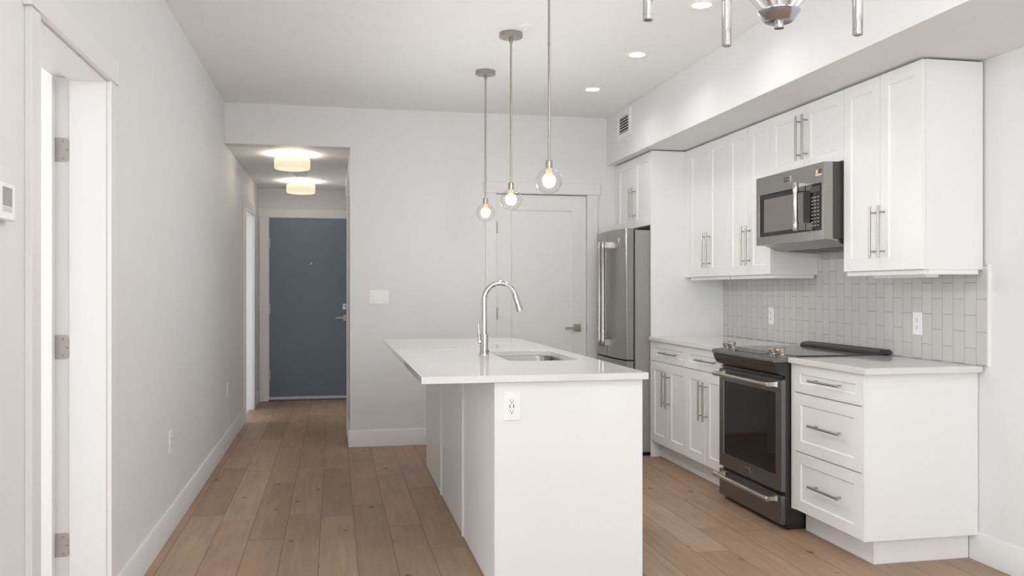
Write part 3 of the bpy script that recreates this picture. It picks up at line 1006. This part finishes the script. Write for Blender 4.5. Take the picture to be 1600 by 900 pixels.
o = holed_slab(0.886, 0.915).build('island_countertop', M['quartz'], None, 0.002)
tag(o, 'white quartz island top with a breakfast overhang and sink cut-out', 'countertop')
sk = MB()
rs = [rrect(SX0 - 0.02, SX1 + 0.02, SY0 - 0.02, SY1 + 0.02, SR + 0.02, 0.8855), rrect(SX0 - 0.004, SX1 + 0.004, SY0 - 0.004, SY1 + 0.004, SR, 0.8855),
      rrect(SX0, SX1, SY0, SY1, SR - 0.005, 0.872), rrect(SX0 + 0.006, SX1 - 0.006, SY0 + 0.006, SY1 - 0.006, SR - 0.01, 0.73),
      rrect(SX0 + 0.02, SX1 - 0.02, SY0 + 0.02, SY1 - 0.02, SR - 0.02, 0.705), rrect(SX0 + 0.05, SX1 - 0.05, SY0 + 0.05, SY1 - 0.05, SR - 0.04, 0.70)]
back = [rrect(SX0 + 0.048, SX1 - 0.048, SY0 + 0.048, SY1 - 0.048, SR - 0.04, 0.698), rrect(SX0 + 0.004, SX1 - 0.004, SY0 + 0.004, SY1 - 0.004, SR - 0.01, 0.728),
        rrect(SX0 - 0.002, SX1 + 0.002, SY0 - 0.002, SY1 + 0.002, SR - 0.005, 0.87), rrect(SX0 - 0.02, SX1 + 0.02, SY0 - 0.02, SY1 + 0.02, SR + 0.02, 0.884)]
sk.loft(rs, cap0=False, cap1=True)
sk.loft(back + [rs[0]], cap0=True, cap1=False)
st = thing('sink', 'stainless undermount sink set into the island top', 'sink', ((SX0 + SX1) / 2, (SY0 + SY1) / 2, 0.70))
sk.build('basin', M['steel'], st)
MB().lathe(((SX0 + SX1) / 2, 4.55, 0.7005), [(0.055, 0), (0.055, 0.002), (0.045, 0.003), (0.04, 0.001)], seg=28).build('drain', M['chrome'], st)

# faucet
FXc, FYc = 0.808, 4.664
fc = thing('faucet', 'chrome gooseneck pull-down faucet on the island beside the sink', 'faucet', (FXc, FYc, 0.915))
MB().lathe((FXc, FYc, 0.9152), [(0.027, 0), (0.027, 0.005), (0.0245, 0.008), (0.0235, 0.108), (0.021, 0.112), (0.0145, 0.113)], seg=28).build('faucet_body', M['chrome'], fc)
pts = [(FXc, FYc, 1.02), (FXc, FYc, 1.10)]
R_ = 0.088
for k in range(0, 25):
    a = PI - (PI - 0.30) * k / 24
    pts.append((FXc + R_ + R_ * math.cos(a), FYc, 1.218 + R_ * math.sin(a)))
pts.insert(2, (FXc, FYc, 1.18))
MB().tube(pts, 0.0142, 24).build('spout', M['chrome'], fc)
e = Vector(pts[-1])
dvec = Vector((math.sin(0.30), 0, -math.cos(0.30)))
MB().lathe(e, [(0.0142, 0), (0.0155, 0.004), (0.0155, 0.062), (0.0175, 0.09), (0.0178, 0.094), (0.012, 0.095)], axis=dvec, seg=24).build('spray_head', M['chrome'], fc)
hl = MB()
hl.rod((FXc, FYc, 0.985), (FXc - 0.034, FYc, 0.985), 0.0125, 20)
hl.tube([(FXc - 0.027, FYc, 0.99), (FXc - 0.029, FYc, 1.03), (FXc - 0.033, FYc, 1.088)], [0.007, 0.0055, 0.005], 14)
hl.build('lever', M['chrome'], fc)
MB().lathe((FXc + 0.012, FYc - 0.021, 0.935), [(0.010, 0), (0.0095, 0.008), (0.004, 0.010)], axis=(0.5, -0.86, 0), seg=18).build('button', M['nickel'], fc)


# ------------------------------------------------------------------ plates on the walls
def outlet(label, P, group=None, w_=0.072, h_=0.116, loc=(0, 0, 0), usb=False, rockers=0):
    """P(u, v, t) -> point, t = height above the surface"""
    t = thing('light_switch' if rockers else 'wall_outlet', label, 'switch' if rockers else 'outlet', loc, group)

    def bx(mb, u0, u1, v0, v1, t0, t1):
        a, b = P(u0, v0, t0), P(u1, v1, t1)
        mb.box(min(a[0], b[0]), max(a[0], b[0]), min(a[1], b[1]), max(a[1], b[1]), min(a[2], b[2]), max(a[2], b[2]))
        return mb
    bx(MB(), -w_ / 2, w_ / 2, -h_ / 2, h_ / 2, 0.0002, 0.006).build('cover_plate', M['plastic'], t, 0.002)
    if rockers:
        for k in range(rockers):
            c = (k - (rockers - 1) / 2) * 0.046
            r = bx(MB(), c - 0.0165, c + 0.0165, -0.033, 0.0335, 0.006, 0.0072)
            r.mat(0)
            bx(r, c - 0.0145, c + 0.0145, -0.031, 0.0, 0.0072, 0.0105)
            bx(r, c - 0.0145, c + 0.0145, 0.0, 0.031, 0.0072, 0.0085)
            r.build('rocker', M['plastic'], t, 0.0008)
    else:
        s = bx(MB(), -0.0165, 0.0165, -0.0335, 0.0335, 0.006, 0.0085)
        s.mat(1)
        for c in (0.019, -0.019) if not usb else (0.021, -0.0215):
            bx(s, -0.0075, -0.0050, c - 0.002, c + 0.007, 0.0085, 0.0088)
            bx(s, 0.0050, 0.0070, c - 0.002, c + 0.0055, 0.0085, 0.0088)
            bx(s, -0.0025, 0.0025, c - 0.0095, c - 0.0045, 0.0085, 0.0088)
        if usb:
            bx(s, -0.0095, -0.0058, -0.007, 0.007, 0.0085, 0.0088)
            bx(s, 0.0058, 0.0095, -0.007, 0.007, 0.0085, 0.0088)
        s.build('socket', [M['plastic'], M['slot']], t, 0.0)
        for v in (0.047, -0.047):
            MB().rod(P(0, v, 0.006), P(0, v, 0.0068), 0.003, 12).build('screw', M['plastic'], t)
    return t


outlet('white outlet with charging ports on the end panel of the island', lambda u, v, t: (0.7265 + u, BY0 - t, 0.785 + v), loc=(0.7265, BY0, 0.785), usb=True, w_=0.074, h_=0.118)
outlet('white outlet low on the left wall, the one nearer the camera', lambda u, v, t: (XL + t, 4.79 + u, 0.474 + v), 'outlets on the left wall', loc=(XL, 4.79, 0.474))
outlet('white outlet low on the left wall, close to the far hall doorway', lambda u, v, t: (XL + t, 7.29 + u, 0.463 + v), 'outlets on the left wall', loc=(XL, 7.29, 0.463))
outlet('white outlet on the tile backsplash beyond the range', lambda u, v, t: (2.955 - t, 5.465 + u, 1.09 + v), 'outlets on the backsplash', loc=(2.955, 5.465, 1.09))
outlet('white outlet on the tile backsplash above the three drawer cabinet', lambda u, v, t: (2.955 - t, 3.944 + u, 1.096 + v), 'outlets on the backsplash', loc=(2.955, 3.944, 1.096))
outlet('white triple light switch on the far wall left of the pantry door', lambda u, v, t: (0.362 + u, YF - t, 1.211 + v), loc=(0.362, YF, 1.211), w_=0.158, h_=0.112, rockers=3)

th = thing('thermostat', 'white thermostat with grey screen on the left wall before the open door', 'thermostat', (XL, 2.41, 1.44))
MB().box(XL + 0.0005, XL + 0.026, 2.352, 2.474, 1.447, 1.543).build('case', M['plastic'], th, 0.004)
lc = MB().box(XL + 0.026, XL + 0.0268, 2.385, 2.449, 1.483, 1.531).mat(1)
for k in range(4):
    lc.box(XL + 0.026, XL + 0.0272, 2.386 + k * 0.016, 2.398 + k * 0.016, 1.469, 1.480)
lc.build('screen', [M['lcd'], mat('pale_button', lin(212, 210, 206), 0.4)], th)

# ------------------------------------------------------------------ ceiling fittings
dl = thing('recessed_light', '', 'ceiling light', (1.857, 4.16, ZC), 'recessed ceiling lights')
MB().lathe((1.857, 4.16, ZC - 0.006), [(0.050, 0.001), (0.052, 0), (0.066, 0.003), (0.068, 0.0058), (0.050, 0.0058)], seg=40, cap0=False, cap1=False).build('trim_ring', M['plastic'], dl)
MB().lathe((1.857, 4.16, ZC - 0.004), [(0.050, 0), (0.050, 0.0038)], seg=40).build('lens', M['candisc'], dl)
dl['label'] = 'round lit recessed ceiling light nearest the chandelier'
cans = [dl]
for y, lab in ((5.126, 'round lit recessed ceiling light, middle one of the row of three'), (6.075, 'round lit recessed ceiling light farthest back, nearest the soffit vent')):
    c = copy_tree(dl)
    c.location = (1.857, y, ZC)
    c['label'] = lab
    cans.append(c)
for c in cans:
    area('downlight_lamp', (c.location[0], c.location[1], ZC - 0.0075), (0, 0, 0), 0.09, 0.09, CAN_W, (1.0, 0.99, 0.97), 'DISK', 2.5)

sp = thing('sprinkler_head', 'small white sprinkler head on the ceiling by the island pendants', 'sprinkler', (1.05, 4.69, ZC))
MB().lathe((1.05, 4.69, ZC - 0.0005), [(0.040, 0), (0.040, -0.006), (0.034, -0.010), (0.022, -0.011)], seg=32).build('cover_ring', M['plastic'], sp)
q = MB().lathe((1.05, 4.69, ZC - 0.011), [(0.011, 0), (0.011, -0.012), (0.006, -0.014), (0.006, -0.022)], seg=20)
for s_ in (-1, 1):
    q.tube([(1.05 + s_ * 0.009, 4.69, ZC - 0.02), (1.05 + s_ * 0.015, 4.69, ZC - 0.032), (1.05 + s_ * 0.004, 4.69, ZC - 0.043)], 0.002, 8)
q.lathe((1.05, 4.69, ZC - 0.043), [(0.016, 0), (0.016, -0.0015), (0.006, -0.003)], seg=20)
q.build('nozzle', M['plastic'], sp)

# soffit vent
vt = thing('air_vent', 'small white louvred air vent on the bulkhead near the far wall', 'vent', (XS, 6.63, 2.52))
VY0, VY1, VZ0, VZ1 = 6.47, 6.795, 2.49, 2.715
v = MB()
v.loft([[(x, y, z) for y, z in ((a, c), (b, c), (b, d), (a, d))] for x, a, b, c, d in
        ((XS - 0.0005, VY0, VY1, VZ0, VZ1), (XS - 0.008, VY0 + 0.003, VY1 - 0.003, VZ0 + 0.003, VZ1 - 0.003), (XS - 0.008, VY0 + 0.05, VY1 - 0.05, VZ0 + 0.045, VZ1 - 0.045), (XS - 0.001, VY0 + 0.052, VY1 - 0.052, VZ0 + 0.047, VZ1 - 0.047))])
v.build('vent_frame', M['trim'], vt)
MB().box(XS - 0.002, XS - 0.0006, VY0 + 0.05, VY1 - 0.05, VZ0 + 0.045, VZ1 - 0.045).build('backing', M['duct'], vt)
lv = MB()
for k in range(6):
    z = VZ0 + 0.052 + k * 0.0225
    lv.loft([[(XS - 0.008, VY0 + 0.05, z), (XS - 0.008, VY1 - 0.05, z), (XS - 0.003, VY1 - 0.05, z + 0.008), (XS - 0.003, VY0 + 0.05, z + 0.008)],
             [(XS - 0.0074, VY0 + 0.05, z + 0.002), (XS - 0.0074, VY1 - 0.05, z + 0.002), (XS - 0.0024, VY1 - 0.05, z + 0.010), (XS - 0.0024, VY0 + 0.05, z + 0.010)]])
lv.build('louvre', M['trim'], vt)

# hall flush lights
fl = thing('flush_light', 'lit opal drum ceiling light in the hall, the nearer and larger looking one', 'ceiling light', (-0.343, 7.56, ZH), 'drum lights on the hall ceiling')
MB().lathe((-0.343, 7.56, ZH - 0.0005), [(0.07, 0), (0.07, -0.041)], seg=48).build('base_plate', M['plastic'], fl)
sh = MB().lathe((-0.343, 7.56, ZH), [(0.136, -0.046), (0.140, -0.042), (0.1455, -0.042), (0.1485, -0.046), (0.1485, -0.115), (0.142, -0.126)], seg=56, cap0=False, cap1=False)
sh.mat(1).lathe((-0.343, 7.56, ZH), [(0.142, -0.126), (0.125, -0.131), (0.06, -0.133), (0.0, -0.1335)], seg=56, cap0=False)
sh.build('shade', [M['drum'], M['drumbase']], fl)
f2 = copy_tree(fl)
f2.location = (-0.338, 9.41, ZH)
f2['label'] = 'lit opal drum ceiling light in the hall, the farther one by the entry door'
for o in (fl, f2):
    area('drum_lamp', (o.location[0], o.location[1], ZH - 0.045), (PI, 0, 0), 0.26, 0.26, HALL_W, (1.0, 0.9, 0.76), 'DISK')
sd = thing('smoke_detector', 'small white smoke detector between the two drum lights', 'smoke detector', (-0.31, 8.65, ZH))
MB().lathe((-0.31, 8.65, ZH - 0.0005), [(0.07, 0), (0.07, -0.012), (0.064, -0.016)], seg=36).build('base_plate', M['plastic'], sd)
MB().lathe((-0.31, 8.65, ZH - 0.016), [(0.055, 0), (0.060, -0.004), (0.058, -0.022), (0.045, -0.030)], seg=36).build('cover', M['plastic'], sd)

# ------------------------------------------------------------------ pendants over the island
PX, PYS, GZ, GR = 1.0, 3.975, 1.785, 0.0615
pn = thing('pendant_light', '', 'pendant light', (PX, PYS, ZC), 'glass globe pendants over the island')
MB().lathe((PX, PYS, ZC - 0.0005), [(0.066, 0), (0.067, -0.002), (0.067, -0.024), (0.065, -0.026)], seg=44).build('canopy', M['nickel'], pn)
rd = MB().lathe((PX, PYS, ZC - 0.026), [(0.011, 0), (0.011, -0.028), (0.006, -0.030)], seg=18)
rd.rod((PX, PYS, 1.87), (PX, PYS, ZC - 0.05), 0.0058, 16)
for z in (2.15, 2.43):
    rd.lathe((PX, PYS, z), [(0.0058, 0), (0.0068, 0.001), (0.0068, 0.012), (0.0058, 0.013)], seg=16)
rd.build('rod', M['nickel'], pn)
MB().lathe((PX, PYS, 1.8445), [(0.0165, 0), (0.0165, 0.036), (0.009, 0.040)], seg=28).build('lamp_holder', M['nickel'], pn)
gl = MB()
n_ = 30
prof = [(GR * math.sin(a), -GR * math.cos(a)) for a in [PI * i / n_ * 0.925 for i in range(n_ + 1)]]
gl.lathe((PX, PYS, GZ), prof, seg=48, cap0=True, cap1=False)
gl.build('globe', M['globe'], pn)
bl_ = MB()
bl_.sphere((PX, PYS, GZ + 0.004), 0.0300, seg=32, rings=18)
bl_.build('bulb', M['bulb'], pn)
MB().lathe((PX, PYS, 1.812), [(0.013, 0), (0.0135, 0.008), (0.0135, 0.032)], seg=24).build('bulb_neck', M['bulbneck'], pn)
pn['label'] = 'globe pendant over the near end of the island, highest and largest in view'
for y, lab in ((4.848, 'globe pendant over the middle of the island, second in the row'), (5.72, 'globe pendant over the far end of the island, lowest and smallest in view')):
    c = copy_tree(pn)
    c.location = (PX - 0.005 if y < 5 else PX, y, ZC)
    c['label'] = lab

# ------------------------------------------------------------------ chandelier
CX, CY, CR = 1.042, 1.892, 0.343
ch = thing('chandelier', 'polished chrome chandelier of hanging tubes cut off at the top edge', 'chandelier', (CX, CY, ZC))
MB().lathe((CX, CY, 1.894), [(0.0115, 0), (0.0115, 0.020)], seg=28).build('finial', M['chrome'], ch)
MB().lathe((CX, CY, 1.909), [(0.030, 0), (0.034, 0.0015), (0.050, 0.024), (0.049, 0.026), (0.012, 0.027)], seg=48).build('hub', M['hub'], ch)
MB().rod((CX, CY, 1.934), (CX, CY, ZC - 0.03), 0.0085, 20).build('stem', M['chrome'], ch)
MB().lathe((CX, CY, ZC - 0.0005), [(0.07, 0), (0.07, -0.028), (0.066, -0.031)], seg=40).build('canopy', M['chrome'], ch)
tub = [(0.776, 2.062), (1.072, 2.235), (1.368, 2.069)]
tub += [(2 * 1.066 - x, 2 * CY - y) for x, y in tub]
for x, y in tub:
    d = Vector((x - CX, y - CY, 0))
    u = d.normalized()
    a = MB()
    a.tube([Vector((CX, CY, 1.934)) + u * 0.030, Vector((CX, CY, 1.934)) + u * 0.034 + Vector((0, 0, 0.006)), Vector((x, y, 2.275)) - u * 0.012, Vector((x, y, 2.28))], 0.0082, 16)
    a.build('arm', M['chrome'], ch)
    tb = MB().lathe((x, y, 1.9485), [(0.0115, 0.0015), (0.0128, 0), (0.0135, 0.0008), (0.0135, 0.0125), (0.0130, 0.013), (0.0130, 0.0138), (0.0135, 0.0142), (0.0135, 0.12), (0.0142, 0.121), (0.0142, 0.127), (0.0135, 0.128), (0.0135, 0.42), (0.012, 0.421)], seg=28)
    tb.build('tube', M['chrome'], ch)
    MB().lathe((x, y, 2.3696), [(0.0095, 0), (0.011, 0.004), (0.0125, 0.03), (0.012, 0.055), (0.007, 0.068), (0.001, 0.071)], seg=20).build('bulb', M['added_bulb'], ch)  # unseen bulb added on top of the tube
    pl = bpy.data.lights.new('added_bulb_lamp', 'POINT')  # added lamp above each tube, lifts the ceiling and walls
    pl.energy = CHAND_W
    pl.shadow_soft_size = 0.012
    pl.color = (0.975, 0.99, 1.0)
    po = bpy.data.objects.new('added_bulb_lamp', pl)
    COL.objects.link(po)
    po.location = (x, y, 2.455)
